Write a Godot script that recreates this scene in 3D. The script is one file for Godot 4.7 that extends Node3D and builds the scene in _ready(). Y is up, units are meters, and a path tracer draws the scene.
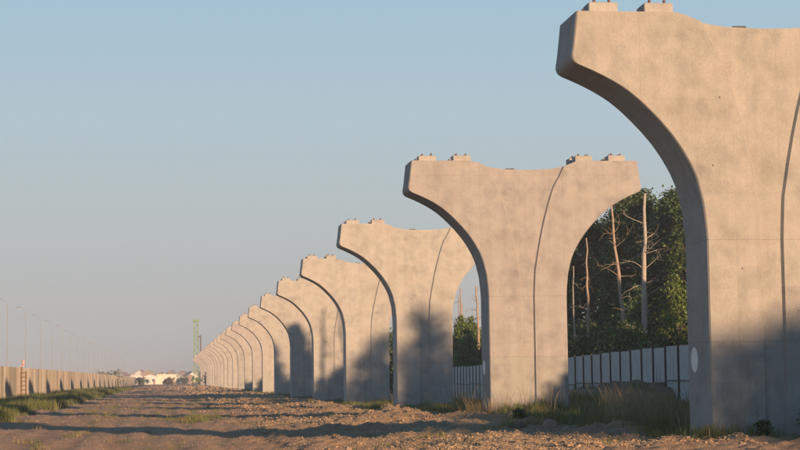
extends Node3D

# The row of piers runs along -z; x is to the right of the dirt track, the track surface lies near y = 0.
const EYE := 2.0
const ROW_X := 14.44
const FIRST := 41.86
const SPAN := 30.0
const TOP := 10.71
const SUN_AZIMUTH := 62.5
const SUN_HEIGHT := 8.7
const EXPOSURE := 1.6

var rng := RandomNumberGenerator.new()
var taken := {}
var mat := {}
var n_big: FastNoiseLite
var n_mid: FastNoiseLite
var n_fine: FastNoiseLite
var n_clod: FastNoiseLite
var n_rut: FastNoiseLite
var n_edge: FastNoiseLite

# ---------------------------------------------------------------- helpers
func noise(s: int, f: float, octaves := 3) -> FastNoiseLite:
	var n := FastNoiseLite.new()
	n.seed = s
	n.noise_type = FastNoiseLite.TYPE_SIMPLEX_SMOOTH
	n.frequency = f
	n.fractal_octaves = octaves
	return n

func numbered(called: String) -> String:
	if not taken.has(called):
		taken[called] = 0
		return called
	taken[called] += 1
	return "%s_%03d" % [called, taken[called]]

func tag(o: Node, label: String, category: String, group := "") -> Node:
	o.set_meta("label", label)
	o.set_meta("category", category)
	if group != "":
		o.set_meta("group", group)
	return o

func thing(called: String, at: Vector3, label: String, category: String, group := "", turn := 0.0) -> Node3D:
	var o := Node3D.new()
	o.name = numbered(called)
	add_child(o)
	o.position = at
	o.rotation.y = turn
	tag(o, label, category, group)
	return o

func copy(root: Node3D, at: Vector3, label: String, group := "", turn := 0.0, size := 1.0) -> Node3D:
	var r: Node3D = root.duplicate()
	r.name = numbered(String(root.name).rstrip("0123456789_"))
	add_child(r)
	r.position = at
	r.rotation.y = turn
	r.scale = Vector3.ONE * size
	r.set_meta("label", label)
	if group != "":
		r.set_meta("group", group)
	return r

func part(called: String, mesh: Mesh, m: Material, parent: Node, at := Vector3.ZERO) -> MeshInstance3D:
	var o := MeshInstance3D.new()
	o.name = called if parent != self else numbered(called)
	o.mesh = mesh
	o.material_override = m
	parent.add_child(o, true)
	o.position = at
	return o

func starting() -> SurfaceTool:
	var st := SurfaceTool.new()
	st.begin(Mesh.PRIMITIVE_TRIANGLES)
	return st

func done(st: SurfaceTool) -> ArrayMesh:
	st.generate_normals()
	return st.commit()

func quad(st: SurfaceTool, a: Vector3, b: Vector3, c: Vector3, d: Vector3, g := -1) -> void:
	# a b c d run clockwise seen from the front
	for v in [a, b, c, a, c, d]:
		st.set_smooth_group(g)
		st.add_vertex(v)

func box(st: SurfaceTool, lo: Vector3, hi: Vector3, basis := Basis.IDENTITY, at := Vector3.ZERO, bevel := 0.0) -> void:
	var c := (lo + hi) / 2.0
	var h := (hi - lo) / 2.0
	var e: float = min(bevel, min(h.x, min(h.y, h.z)) * 0.6)
	for ax in 3:
		for s in [-1.0, 1.0]:
			var u := (ax + 1) % 3
			var w := (ax + 2) % 3
			var p: Array[Vector3] = []
			for k in [[-1, -1], [1, -1], [1, 1], [-1, 1]]:
				var v := Vector3.ZERO
				v[ax] = s * h[ax]
				v[u] = k[0] * (h[u] - e)
				v[w] = k[1] * (h[w] - e)
				p.append(basis * (v + c) + at)
			if s > 0:
				quad(st, p[3], p[2], p[1], p[0])
			else:
				quad(st, p[0], p[1], p[2], p[3])
	if e > 0.0:
		for ax in 3:
			var u := (ax + 1) % 3
			var w := (ax + 2) % 3
			for s in [-1.0, 1.0]:
				for t in [-1.0, 1.0]:
					var p: Array[Vector3] = []
					for k in [[-1, 0], [1, 0], [1, 1], [-1, 1]]:
						var v := Vector3.ZERO
						v[ax] = k[0] * (h[ax] - e)
						v[u] = s * (h[u] - (e if k[1] == 1 else 0.0))
						v[w] = t * (h[w] - (0.0 if k[1] == 1 else e))
						p.append(basis * (v + c) + at)
					if s * t > 0:
						quad(st, p[3], p[2], p[1], p[0])
					else:
						quad(st, p[0], p[1], p[2], p[3])
		for sx in [-1.0, 1.0]:
			for sy in [-1.0, 1.0]:
				for sz in [-1.0, 1.0]:
					var a := Vector3(sx * h.x, sy * (h.y - e), sz * (h.z - e))
					var b := Vector3(sx * (h.x - e), sy * h.y, sz * (h.z - e))
					var d := Vector3(sx * (h.x - e), sy * (h.y - e), sz * h.z)
					var tri := [a, d, b] if sx * sy * sz > 0 else [a, b, d]
					for v in tri:
						st.set_smooth_group(-1)
						st.add_vertex(basis * (v + c) + at)

func tube(st: SurfaceTool, path: Array, radii: Array, sides := 6, g := 1) -> void:
	var rings: Array = []
	for i in path.size():
		var dir: Vector3 = (path[min(i + 1, path.size() - 1)] - path[max(i - 1, 0)]).normalized()
		var side := dir.cross(Vector3.UP if abs(dir.y) < 0.95 else Vector3.RIGHT).normalized()
		var other := side.cross(dir)
		var ring: Array[Vector3] = []
		for k in sides:
			var a := TAU * k / sides
			ring.append(path[i] + (side * cos(a) + other * sin(a)) * radii[i])
		rings.append(ring)
	for i in path.size() - 1:
		for k in sides:
			var j := (k + 1) % sides
			quad(st, rings[i][k], rings[i + 1][k], rings[i + 1][j], rings[i][j], g)
	for k in range(1, sides - 1):
		for v in [rings[0][0], rings[0][k], rings[0][k + 1]]:
			st.set_smooth_group(-1)
			st.add_vertex(v)
		var last: Array = rings[-1]
		for v in [last[0], last[k + 1], last[k]]:
			st.set_smooth_group(-1)
			st.add_vertex(v)

func tone(r: float, g: float, b: float) -> Color:
	return Color(r, g, b).linear_to_srgb()

func plain(c: Color, rough := 0.8, metal := 0.0) -> StandardMaterial3D:
	var m := StandardMaterial3D.new()
	m.albedo_color = c
	m.roughness = rough
	m.metallic = metal
	return m

func seamless(s: int, f: float, w: int, h: int, octaves := 4) -> PackedByteArray:
	var im := noise(s, f, octaves).get_seamless_image(w, h)
	im.convert(Image.FORMAT_L8)
	return im.get_data()

func stretched(s: int, f: float, w: int, h: int, from_h: int) -> PackedByteArray:
	var im := noise(s, f, 4).get_seamless_image(w, from_h)
	im.convert(Image.FORMAT_L8)
	im.resize(w, h, Image.INTERPOLATE_CUBIC)
	return im.get_data()

func texture(data: PackedByteArray, size: int, f := Image.FORMAT_RGB8) -> ImageTexture:
	var im := Image.create_from_data(size, size, false, f, data)
	im.generate_mipmaps()
	return ImageTexture.create_from_image(im)

func bumps(data: PackedByteArray, size: int, strength: float) -> ImageTexture:
	var im := Image.create_from_data(size, size, false, Image.FORMAT_L8, data)
	im.convert(Image.FORMAT_RGBA8)
	im.bump_map_to_normal_map(strength)
	im.generate_mipmaps()
	return ImageTexture.create_from_image(im)

func srgb8(v: float) -> int:
	v = clamp(v, 0.0, 1.0)
	return int(clamp(255.0 * (12.92 * v if v < 0.0031308 else 1.055 * pow(v, 1.0 / 2.4) - 0.055), 0, 255))

# ---------------------------------------------------------------- light, sky, camera
func set_up_view() -> void:
	var cam := Camera3D.new()
	cam.name = "camera"
	add_child(cam)
	var yaw := deg_to_rad(7.33186)
	var pitch := deg_to_rad(4.79948)
	var roll := deg_to_rad(-0.7814)
	var fw := Vector3(sin(yaw) * cos(pitch), sin(pitch), -cos(yaw) * cos(pitch))
	var r0 := Vector3(cos(yaw), 0, sin(yaw))
	var u0 := r0.cross(fw).normalized()
	var r := r0 * cos(roll) + u0 * sin(roll)
	var u := u0 * cos(roll) - r0 * sin(roll)
	cam.transform = Transform3D(Basis(r, u, -fw), Vector3(0, EYE, 0))
	cam.fov = 2.0 * rad_to_deg(atan(225.0 / 1800.0))
	cam.near = 0.5
	cam.far = 12000.0
	cam.current = true

	var sky_rows := 1024
	var stops := [
		[-90.0, Vector3(0.30, 0.27, 0.25)], [-2.0, Vector3(0.44, 0.40, 0.385)], [0.0, Vector3(0.465, 0.450, 0.435)],
		[2.5, Vector3(0.480, 0.490, 0.485)], [5.5, Vector3(0.475, 0.535, 0.555)], [8.5, Vector3(0.435, 0.560, 0.630)],
		[12.5, Vector3(0.365, 0.535, 0.665)], [20.0, Vector3(0.20, 0.365, 0.53)], [35.0, Vector3(0.085, 0.20, 0.36)], [90.0, Vector3(0.03, 0.09, 0.21)]]
	var im := Image.create(64, sky_rows, false, Image.FORMAT_RGBF)
	for y in sky_rows:
		var el := 90.0 - 180.0 * (y + 0.5) / sky_rows
		var c: Vector3 = stops[0][1]
		for k in stops.size() - 1:
			if el >= stops[k][0] and el <= stops[k + 1][0]:
				var t: float = (el - stops[k][0]) / (stops[k + 1][0] - stops[k][0])
				c = (stops[k][1] as Vector3).lerp(stops[k + 1][1], t)
		for x in 64:
			im.set_pixel(x, y, Color(c.x, c.y, c.z) / EXPOSURE)
	var pano := PanoramaSkyMaterial.new()
	pano.panorama = ImageTexture.create_from_image(im)
	var sky := Sky.new()
	sky.sky_material = pano
	var env := Environment.new()
	env.background_mode = Environment.BG_SKY
	env.sky = sky
	env.tonemap_mode = Environment.TONE_MAPPER_LINEAR
	env.tonemap_exposure = EXPOSURE
	env.sdfgi_enabled = true
	env.ssao_enabled = true
	env.ssil_enabled = true
	env.fog_enabled = true
	env.fog_density = 0.00038
	env.fog_light_color = Color(0.72, 0.765, 0.82)
	var we := WorldEnvironment.new()
	we.name = "air"
	we.environment = env
	add_child(we)

	var sun := DirectionalLight3D.new()
	sun.name = "sun"
	var a := deg_to_rad(SUN_AZIMUTH)
	var e := deg_to_rad(SUN_HEIGHT)
	var towards := Vector3(cos(a) * cos(e), sin(e), sin(a) * cos(e))
	sun.light_energy = 1.6
	sun.light_color = Color(1.0, 0.815, 0.625)
	sun.light_angular_distance = 0.8
	sun.shadow_enabled = true
	sun.directional_shadow_max_distance = 900.0
	add_child(sun)
	sun.look_at_from_position(towards * 100.0, Vector3.ZERO, Vector3.UP)

# ---------------------------------------------------------------- materials
func make_materials() -> void:
	var w := 1024
	# cast concrete: grey with blotches, rain streaks and fine grain
	var a := seamless(11, 0.006, w, w, 4)
	var b := seamless(12, 0.022, w, w, 4)
	var c := seamless(13, 0.16, w, w, 3)
	var s := stretched(14, 0.02, w, w, 40)
	var st2 := stretched(15, 0.07, w, w, 24)
	var grime := seamless(16, 0.011, w, w, 5)
	var d := PackedByteArray()
	d.resize(w * w * 3)
	var relief := PackedByteArray()
	relief.resize(w * w)
	for i in w * w:
		var va := a[i] / 255.0
		var vb := b[i] / 255.0
		var vc := c[i] / 255.0
		var blot: float = smoothstep(0.53, 0.80, va * 0.6 + vb * 0.4)
		var px := i % w
		var py := i / w
		var ix := px * 12 / w
		var iy := py * 6 / w
		var cell := fposmod(sin(ix * 12.9898 + iy * 78.233) * 43758.5453, 1.0) - 0.5
		var seam := 0.0
		if (px * 12) % w < 30 or (py * 6) % w < 16:
			seam = smoothstep(0.35, 0.75, vb * 0.5 + vc * 0.5 + 0.1)
		var v: float = 0.36 * (1.0 + 0.055 * cell - 0.07 * seam + 0.22 * (va - 0.5) + 0.26 * (vb - 0.5) + 0.20 * (vc - 0.5) + 0.09 * (s[i] / 255.0 - 0.5) + 0.07 * (st2[i] / 255.0 - 0.5) - 0.20 * blot - 0.13 * smoothstep(0.45, 0.95, grime[i] / 255.0 + 0.10 * (vc - 0.5)))
		var warm: float = 0.03 * (vb - 0.5) + 0.025 * (va - 0.5)
		d[i * 3] = srgb8(v * (1.0 + warm))
		d[i * 3 + 1] = srgb8(v * (0.975 + warm * 0.3))
		d[i * 3 + 2] = srgb8(v * (0.94 - warm))
		relief[i] = int(clamp(255.0 * (0.5 + 0.3 * (vc - 0.5) + 0.3 * (vb - 0.5)), 0, 255))
	var m := StandardMaterial3D.new()
	m.albedo_texture = texture(d, w)
	m.normal_enabled = true
	m.normal_texture = bumps(relief, w, 3.0)
	m.normal_scale = 0.18
	m.roughness = 0.88
	m.uv1_triplanar = true
	m.uv1_world_triplanar = true
	m.uv1_triplanar_sharpness = 8.0
	m.uv1_scale = Vector3.ONE / 13.7
	mat.concrete = m

	# bare earth: the vertex colours give the soil, the texture its grain
	var w2 := 1024
	var g1 := seamless(21, 0.012, w2, w2, 5)
	var g2 := seamless(22, 0.09, w2, w2, 4)
	var g3 := seamless(23, 0.3, w2, w2, 2)
	d = PackedByteArray()
	d.resize(w2 * w2 * 3)
	relief = PackedByteArray()
	relief.resize(w2 * w2)
	for i in w2 * w2:
		var v1 := g1[i] / 255.0
		var v2 := g2[i] / 255.0
		var v3 := g3[i] / 255.0
		var v: float = 0.80 * (1.0 + 0.35 * (v1 - 0.5) + 0.45 * (v2 - 0.5) + 0.3 * (v3 - 0.5))
		d[i * 3] = srgb8(v)
		d[i * 3 + 1] = srgb8(v * (0.985 + 0.04 * (v1 - 0.5)))
		d[i * 3 + 2] = srgb8(v * (0.97 + 0.10 * (v1 - 0.5)))
		relief[i] = int(clamp(255.0 * (0.5 + 0.6 * (v2 - 0.5) + 0.35 * (v3 - 0.5)), 0, 255))
	m = StandardMaterial3D.new()
	m.albedo_texture = texture(d, w2)
	m.vertex_color_use_as_albedo = true
	m.normal_enabled = true
	m.normal_texture = bumps(relief, w2, 10.0)
	m.normal_scale = 1.8
	m.roughness = 0.95
	m.uv1_triplanar = true
	m.uv1_world_triplanar = true
	m.uv1_scale = Vector3.ONE / 4.7
	mat.earth = m

	# coated steel sheet with dust and runs
	var f1 := seamless(31, 0.01, 512, 512, 4)
	var f2 := stretched(32, 0.06, 512, 512, 16)
	var pale := PackedByteArray()
	pale.resize(512 * 512 * 3)
	var grey := PackedByteArray()
	grey.resize(512 * 512 * 3)
	for i in 512 * 512:
		var v: float = 1.0 + 0.22 * (f1[i] / 255.0 - 0.5) + 0.28 * (f2[i] / 255.0 - 0.5)
		pale[i * 3] = srgb8(0.315 * v)
		pale[i * 3 + 1] = srgb8(0.285 * v)
		pale[i * 3 + 2] = srgb8(0.245 * v)
		grey[i * 3] = srgb8(0.44 * v)
		grey[i * 3 + 1] = srgb8(0.475 * v)
		grey[i * 3 + 2] = srgb8(0.49 * v)
	for k in [["beige_sheet", pale], ["grey_sheet", grey]]:
		m = StandardMaterial3D.new()
		m.albedo_texture = texture(k[1], 512)
		m.roughness = 0.6
		m.uv1_triplanar = true
		m.uv1_world_triplanar = true
		m.uv1_scale = Vector3.ONE / 5.3
		mat[k[0]] = m

	mat.bare_wood = grained(0.33, 0.255, 0.195, 41)
	mat.bark = grained(0.13, 0.10, 0.075, 42)
	mat.pale_bark = grained(0.35, 0.315, 0.275, 43)
	mat.timber = grained(0.14, 0.09, 0.05, 44)
	mat.post = plain(tone(0.045, 0.05, 0.055), 0.6, 0.2)
	mat.rebar = plain(tone(0.16, 0.075, 0.04), 0.8, 0.2)
	mat.disc = plain(tone(0.72, 0.72, 0.70), 0.6)
	mat.lamp_steel = plain(tone(0.24, 0.265, 0.30), 0.6, 0.0)
	mat.lamp_head = plain(tone(0.30, 0.31, 0.32), 0.35, 0.2)
	mat.rig_green = plain(tone(0.15, 0.24, 0.06), 0.6)
	mat.rig_dark = plain(tone(0.10, 0.06, 0.05), 0.6)
	mat.rig_white = plain(tone(0.7, 0.7, 0.68), 0.5)
	mat.glass = plain(tone(0.03, 0.04, 0.05), 0.1)
	mat.pink = plain(tone(0.60, 0.33, 0.29), 0.5)
	mat.cream_wall = plain(tone(0.62, 0.60, 0.50), 0.8)
	mat.white_wall = plain(tone(0.60, 0.60, 0.60), 0.8)
	mat.grey_wall = plain(tone(0.30, 0.30, 0.30), 0.8)
	mat.brick_wall = plain(tone(0.30, 0.22, 0.17), 0.9)
	mat.roof_grey = plain(tone(0.24, 0.23, 0.23), 0.8)
	mat.roof_brown = plain(tone(0.22, 0.13, 0.10), 0.8)
	mat.stone = plain(tone(0.13, 0.11, 0.09), 0.95)
	mat.rubble = plain(tone(0.27, 0.20, 0.16), 0.95)
	mat.leaf = leafy(Color.WHITE, 0.35)
	mat.blade = leafy(Color.WHITE, 0.45)

func grained(r: float, g: float, b: float, s: int) -> StandardMaterial3D:
	var base := seamless(s, 0.03, 256, 256, 4)
	var d := PackedByteArray()
	d.resize(256 * 256 * 3)
	for i in 256 * 256:
		var v: float = 1.0 + 0.7 * (base[i] / 255.0 - 0.5)
		d[i * 3] = srgb8(r * v)
		d[i * 3 + 1] = srgb8(g * v)
		d[i * 3 + 2] = srgb8(b * v)
	var m := StandardMaterial3D.new()
	m.albedo_texture = texture(d, 256)
	m.roughness = 0.9
	m.uv1_triplanar = true
	m.uv1_scale = Vector3(1.6, 0.5, 1.6)
	return m

func leafy(c: Color, back: float) -> StandardMaterial3D:
	var m := plain(c, 0.65)
	m.vertex_color_use_as_albedo = true
	m.cull_mode = BaseMaterial3D.CULL_DISABLED
	m.backlight_enabled = true
	m.backlight = Color(back, back, back * 0.6)
	return m

# ---------------------------------------------------------------- terrain
# heaps and hollows: x, distance, half width, half length, height
var heaps := [
	[21.8, 84.5, 4.2, 3.2, 1.15], [19.0, 82.0, 3.0, 2.6, 0.55], [25.0, 83.0, 3.0, 3.0, 0.5],
	[9.6, 76.0, 2.2, 1.6, 0.42], [8.2, 72.5, 2.6, 1.1, 0.26], [11.4, 66.0, 2.4, 1.3, 0.20],
	[10.9, 55.5, 2.2, 0.9, 0.22], [11.6, 47.5, 1.8, 1.6, 0.20], [12.8, 41.0, 2.2, 0.7, 0.12],
	[5.5, 60.0, 2.8, 0.9, 0.18], [7.4, 52.0, 3.2, 0.8, 0.16], [3.4, 68.0, 2.4, 0.9, 0.14], [8.6, 96.0, 3.0, 1.6, 0.34],
	[6.2, 112.0, 3.4, 1.8, 0.26], [10.2, 126.0, 2.6, 1.8, 0.34], [2.0, 84.0, 2.0, 0.8, 0.10], [8.0, 158.0, 3.2, 2.4, 0.34], [7.0, 46.5, 2.4, 0.7, 0.10],
	[14.8, 66.5, 2.6, 1.6, 0.30]]

func grassiness(x: float, d: float) -> float:
	var j := n_edge.get_noise_2d(x, d * 0.5) * 1.6
	var right := smoothstep(-0.5, 0.7, x - 12.0 - j * (0.35 if d < 80.0 else 1.6) - (1.0 if d > 80.0 else 0.0) + clampf((41.0 - d) * 0.5, -9.0, 0.0) * 0.0)
	if d < 41.2:
		right *= smoothstep(39.6, 41.2, d)
	var left := smoothstep(-0.6, 0.8, -x - 9.3 - j)
	return clampf(max(right, left), 0.0, 1.0)

func level(x: float, d: float) -> float:
	var h := -0.05
	h += 0.38 * smoothstep(1.0, 12.0, x) * (1.0 - smoothstep(58.0, 118.0, d))
	h -= 0.16 * smoothstep(100.0, 170.0, d)
	h -= 0.25 * smoothstep(300.0, 900.0, d)
	if d > 1100.0:
		h += (d - 1100.0) * 0.0006
	return h

func ground_y(x: float, d: float) -> float:
	var h := level(x, d)
	if d < 700.0 and abs(x) < 120.0:
		var fade := 1.0 - smoothstep(350.0, 700.0, d)
		var rough: float = smoothstep(0.0, 5.0, x) * 0.75 + 0.25
		if x < -9.0:
			rough = 0.7
		h += fade * n_big.get_noise_2d(x, d * 1.3) * 0.16
		h += fade * rough * n_mid.get_noise_2d(x * 0.7, d * 1.25) * 0.22
		if d < 260.0:
			h += rough * n_fine.get_noise_2d(x, d) * 0.10
			h += (0.12 + 0.7 * rough) * n_clod.get_noise_2d(x, d) * 0.075
		if x > -9.5 and x < 6.0:
			h += fade * n_rut.get_noise_2d(x, d * 0.05) * 0.075
		for p in heaps:
			var q: float = pow((x - p[0]) / p[2], 2.0) + pow((d - p[1]) / p[3], 2.0)
			if q < 4.0:
				h += p[4] * exp(-q * 1.3) * (1.0 + 0.5 * n_fine.get_noise_2d(x * 1.7, d * 1.7))
	return h

func soil(x: float, d: float) -> Color:
	var a := n_big.get_noise_2d(x * 2.0 + 300.0, d * 0.8)
	var b := n_mid.get_noise_2d(x * 1.2 - 90.0, d * 1.2 + 40.0)
	var red := Color(0.42, 0.27, 0.175)
	var tan_ := Color(0.47, 0.335, 0.205)
	var grey := Color(0.32, 0.26, 0.19)
	var c := red.lerp(tan_, clampf(0.5 + a * 0.9 + smoothstep(-4.0, 8.0, x) * 0.5 - 0.25, 0, 1))
	c = c.lerp(grey, clampf(b * 1.1 + 0.1, 0, 0.75))
	if x > -9.5 and x < 6.0:
		# wheel tracks: packed, paler soil
		c = c.lerp(Color(0.54, 0.36, 0.235), clampf(0.55 + 0.9 * n_rut.get_noise_2d(x, d * 0.05), 0.0, 0.85) * (1.0 - smoothstep(1.0, 6.0, x)))
	var g := grassiness(x, d)
	if pow((x - 21.8) / 5.5, 2.0) + pow((d - 84.0) / 4.5, 2.0) < 1.0 + 0.5 * b:
		g *= 0.15
	c = c.lerp(Color(0.26, 0.225, 0.12), g * 0.8)
	return c

func steps(spans: Array) -> PackedFloat32Array:
	var out := PackedFloat32Array()
	for s in spans:
		var v: float = s[0]
		var step: float = s[2]
		while v < s[1] - 1e-4:
			out.append(v)
			v += step
			step *= s[3]
	out.append(spans[-1][1])
	return out

func build_ground() -> void:
	var neg := steps([[16.0, 30.0, 0.7, 1.0], [30.0, 4500.0, 2.0, 1.35]])
	var xs := PackedFloat32Array()
	for k in range(neg.size() - 1, -1, -1):
		xs.append(-neg[k])
	xs.append_array(steps([[-15.3, -4.0, 0.24, 1.0], [-4.0, 16.0, 0.14, 1.0], [16.0, 18.0, 0.25, 1.0], [18.0, 40.0, 0.6, 1.0], [40.0, 4500.0, 3.0, 1.35]]))
	var ds := steps([[-400.0, -40.0, 60.0, 1.0], [-40.0, 34.0, 4.0, 1.0], [34.0, 66.0, 0.14, 1.0], [66.0, 100.0, 0.26, 1.0], [100.0, 160.0, 0.5, 1.0], [160.0, 420.0, 1.8, 1.0], [420.0, 9000.0, 6.0, 1.22]])
	var nx := xs.size()
	var nd := ds.size()
	var verts := PackedVector3Array()
	var cols := PackedColorArray()
	verts.resize(nx * nd)
	cols.resize(nx * nd)
	for j in nd:
		for i in nx:
			verts[j * nx + i] = Vector3(xs[i], ground_y(xs[i], ds[j]), -ds[j])
			cols[j * nx + i] = soil(xs[i], ds[j])
	var norms := PackedVector3Array()
	norms.resize(nx * nd)
	for j in nd:
		for i in nx:
			var ex := verts[j * nx + min(i + 1, nx - 1)] - verts[j * nx + max(i - 1, 0)]
			var ed := verts[min(j + 1, nd - 1) * nx + i] - verts[max(j - 1, 0) * nx + i]
			norms[j * nx + i] = ex.cross(ed).normalized()
	var land := PackedInt32Array()
	var track := PackedInt32Array()
	for j in nd - 1:
		for i in nx - 1:
			var x := (xs[i] + xs[i + 1]) / 2.0
			var d := (ds[j] + ds[j + 1]) / 2.0
			var p := j * nx + i
			var cell := [p, p + nx, p + nx + 1, p, p + nx + 1, p + 1]
			if d > -40.0 and d < 860.0 and x > -14.0 and x < 12.6 and grassiness(x, d) < 0.5:
				track.append_array(cell)
			else:
				land.append_array(cell)
	for k in [["ground", land], ["dirt_road", track]]:
		var arr := []
		arr.resize(Mesh.ARRAY_MAX)
		var remap := {}
		var v2 := PackedVector3Array()
		var n2 := PackedVector3Array()
		var c2 := PackedColorArray()
		var i2 := PackedInt32Array()
		for q in k[1]:
			if not remap.has(q):
				remap[q] = v2.size()
				v2.append(verts[q])
				n2.append(norms[q])
				c2.append(cols[q])
			i2.append(remap[q])
		arr[Mesh.ARRAY_VERTEX] = v2
		arr[Mesh.ARRAY_NORMAL] = n2
		arr[Mesh.ARRAY_COLOR] = c2
		arr[Mesh.ARRAY_INDEX] = i2
		var am := ArrayMesh.new()
		am.add_surface_from_arrays(Mesh.PRIMITIVE_TRIANGLES, arr)
		var o := part(k[0], am, mat.earth, self)
		o.set_meta("kind", "structure")

func spot(x: float, d: float, lift := 0.0) -> Vector3:
	return Vector3(x, ground_y(x, d) + lift, -d)

# ---------------------------------------------------------------- the piers
# half width of the pier at a height above the track (heights as read off the first pier)
var flare := [
	[-0.9, 1.615], [5.17, 1.615], [5.45, 1.63], [6.05, 1.69], [6.64, 1.83], [7.0, 1.98], [7.39, 2.20], [7.72, 2.43], [8.04, 2.70], [8.32, 2.97], [8.57, 3.23], [8.78, 3.49], [8.96, 3.76], [9.12, 4.06],
	[9.25, 4.33], [9.345, 4.55], [9.40, 4.68], [9.44, 4.755], [9.50, 4.81], [9.58, 4.838], [9.66, 4.838], [9.87, 4.80], [10.71, 4.70]]
var groove := [[-0.9, 0.225], [5.2, 0.235], [6.2, 0.29], [7.0, 0.43], [7.7, 0.57], [8.3, 0.71], [8.85, 0.86], [9.3, 1.00], [9.8, 1.19], [10.25, 1.38], [10.71, 1.56]]

func along(table: Array, y: float) -> float:
	# a smooth curve through the table
	for k in table.size() - 1:
		if y <= table[k + 1][0]:
			var y0: float = table[k][0]
			var y1: float = table[k + 1][0]
			var t := clampf((y - y0) / (y1 - y0), 0.0, 1.0)
			return lerpf(table[k][1], table[k + 1][1], t)
	return table[-1][1]

func crest(x: float) -> float:
	x = abs(x)
	return 10.34 + 0.05 * smoothstep(0.0, 1.5, x) + 0.32 * smoothstep(1.2, 2.35, x)

func pier_section(y_low: float, y_high: float, inset_low: bool, inset_high: bool) -> ArrayMesh:
	var half := 0.94
	var ch := 0.035
	var depth := 0.085
	var ys: Array[float] = []
	var y := y_low
	while y < y_high - 0.001:
		ys.append(y)
		if y < 5.17:
			y += 0.6
		elif y < 9.0:
			y += 0.12
		elif y < 9.7:
			y += 0.03
		else:
			y += 0.15
		if y > y_high - 0.02:
			break
	ys.append(y_high)
	var insets: Array[float] = []
	for v in ys:
		insets.append(0.0)
	if inset_low:
		ys.insert(1, y_low + 0.008)
		insets.insert(0, 0.008)
	if inset_high:
		ys.insert(ys.size() - 1, y_high - 0.008)
		insets.append(0.008)
	var rows: Array = []
	var fr := [0.0, 0.04, 0.08, 0.12, 0.16, 0.2, 0.26, 0.4, 0.6, 0.8, 1.0]
	var groups: Array[int] = []
	for r in ys.size():
		var yy := ys[r]
		var w := along(flare, yy) - insets[r]
		var c := along(groove, yy)
		var t := half - insets[r]
		var xs: Array[float] = []
		var zs: Array[float] = []
		groups = []
		# front side, left to right
		xs.append(-w); zs.append(t - ch); groups.append(2)
		for k in range(fr.size() - 1, -1, -1):
			xs.append(-lerpf(c + 0.055, w - ch, fr[k])); zs.append(t); groups.append(3 if k > 0 else 4)
		for k in 7:
			xs.append(lerpf(-c, c, k / 6.0)); zs.append(t - depth); groups.append(5 if k < 6 else 6)
		for k in fr.size():
			xs.append(lerpf(c + 0.055, w - ch, fr[k])); zs.append(t); groups.append(7 if k < fr.size() - 1 else 8)
		xs.append(w); zs.append(t - ch); groups.append(9)
		var n := xs.size()
		for k in range(n - 1, -1, -1):
			xs.append(xs[k]); zs.append(-zs[k])
			groups.append(10 + (groups[k - 1] if k > 0 else 1))
		var row: Array[Vector3] = []
		for k in xs.size():
			var py := yy
			if yy > 9.7:
				py = 9.7 + (yy - 9.7) / (TOP - 9.7) * (crest(xs[k]) - 9.7)
			row.append(Vector3(xs[k], py, zs[k]))
		rows.append(row)
	var st := starting()
	var m: int = rows[0].size()
	for r in rows.size() - 1:
		for k in m:
			var j := (k + 1) % m
			quad(st, rows[r][k], rows[r + 1][k], rows[r + 1][j], rows[r][j], groups[k] if insets[r] == insets[r + 1] else groups[k] + 60)
	# top and bottom: strips from front to back
	var n2 := m / 2
	var top: Array = rows[-1]
	var low: Array = rows[0]
	for k in n2 - 1:
		quad(st, top[m - 1 - k], top[m - 2 - k], top[k + 1], top[k], 40)
		quad(st, low[k], low[k + 1], low[m - 2 - k], low[m - 1 - k], 41)
	return done(st)

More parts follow.
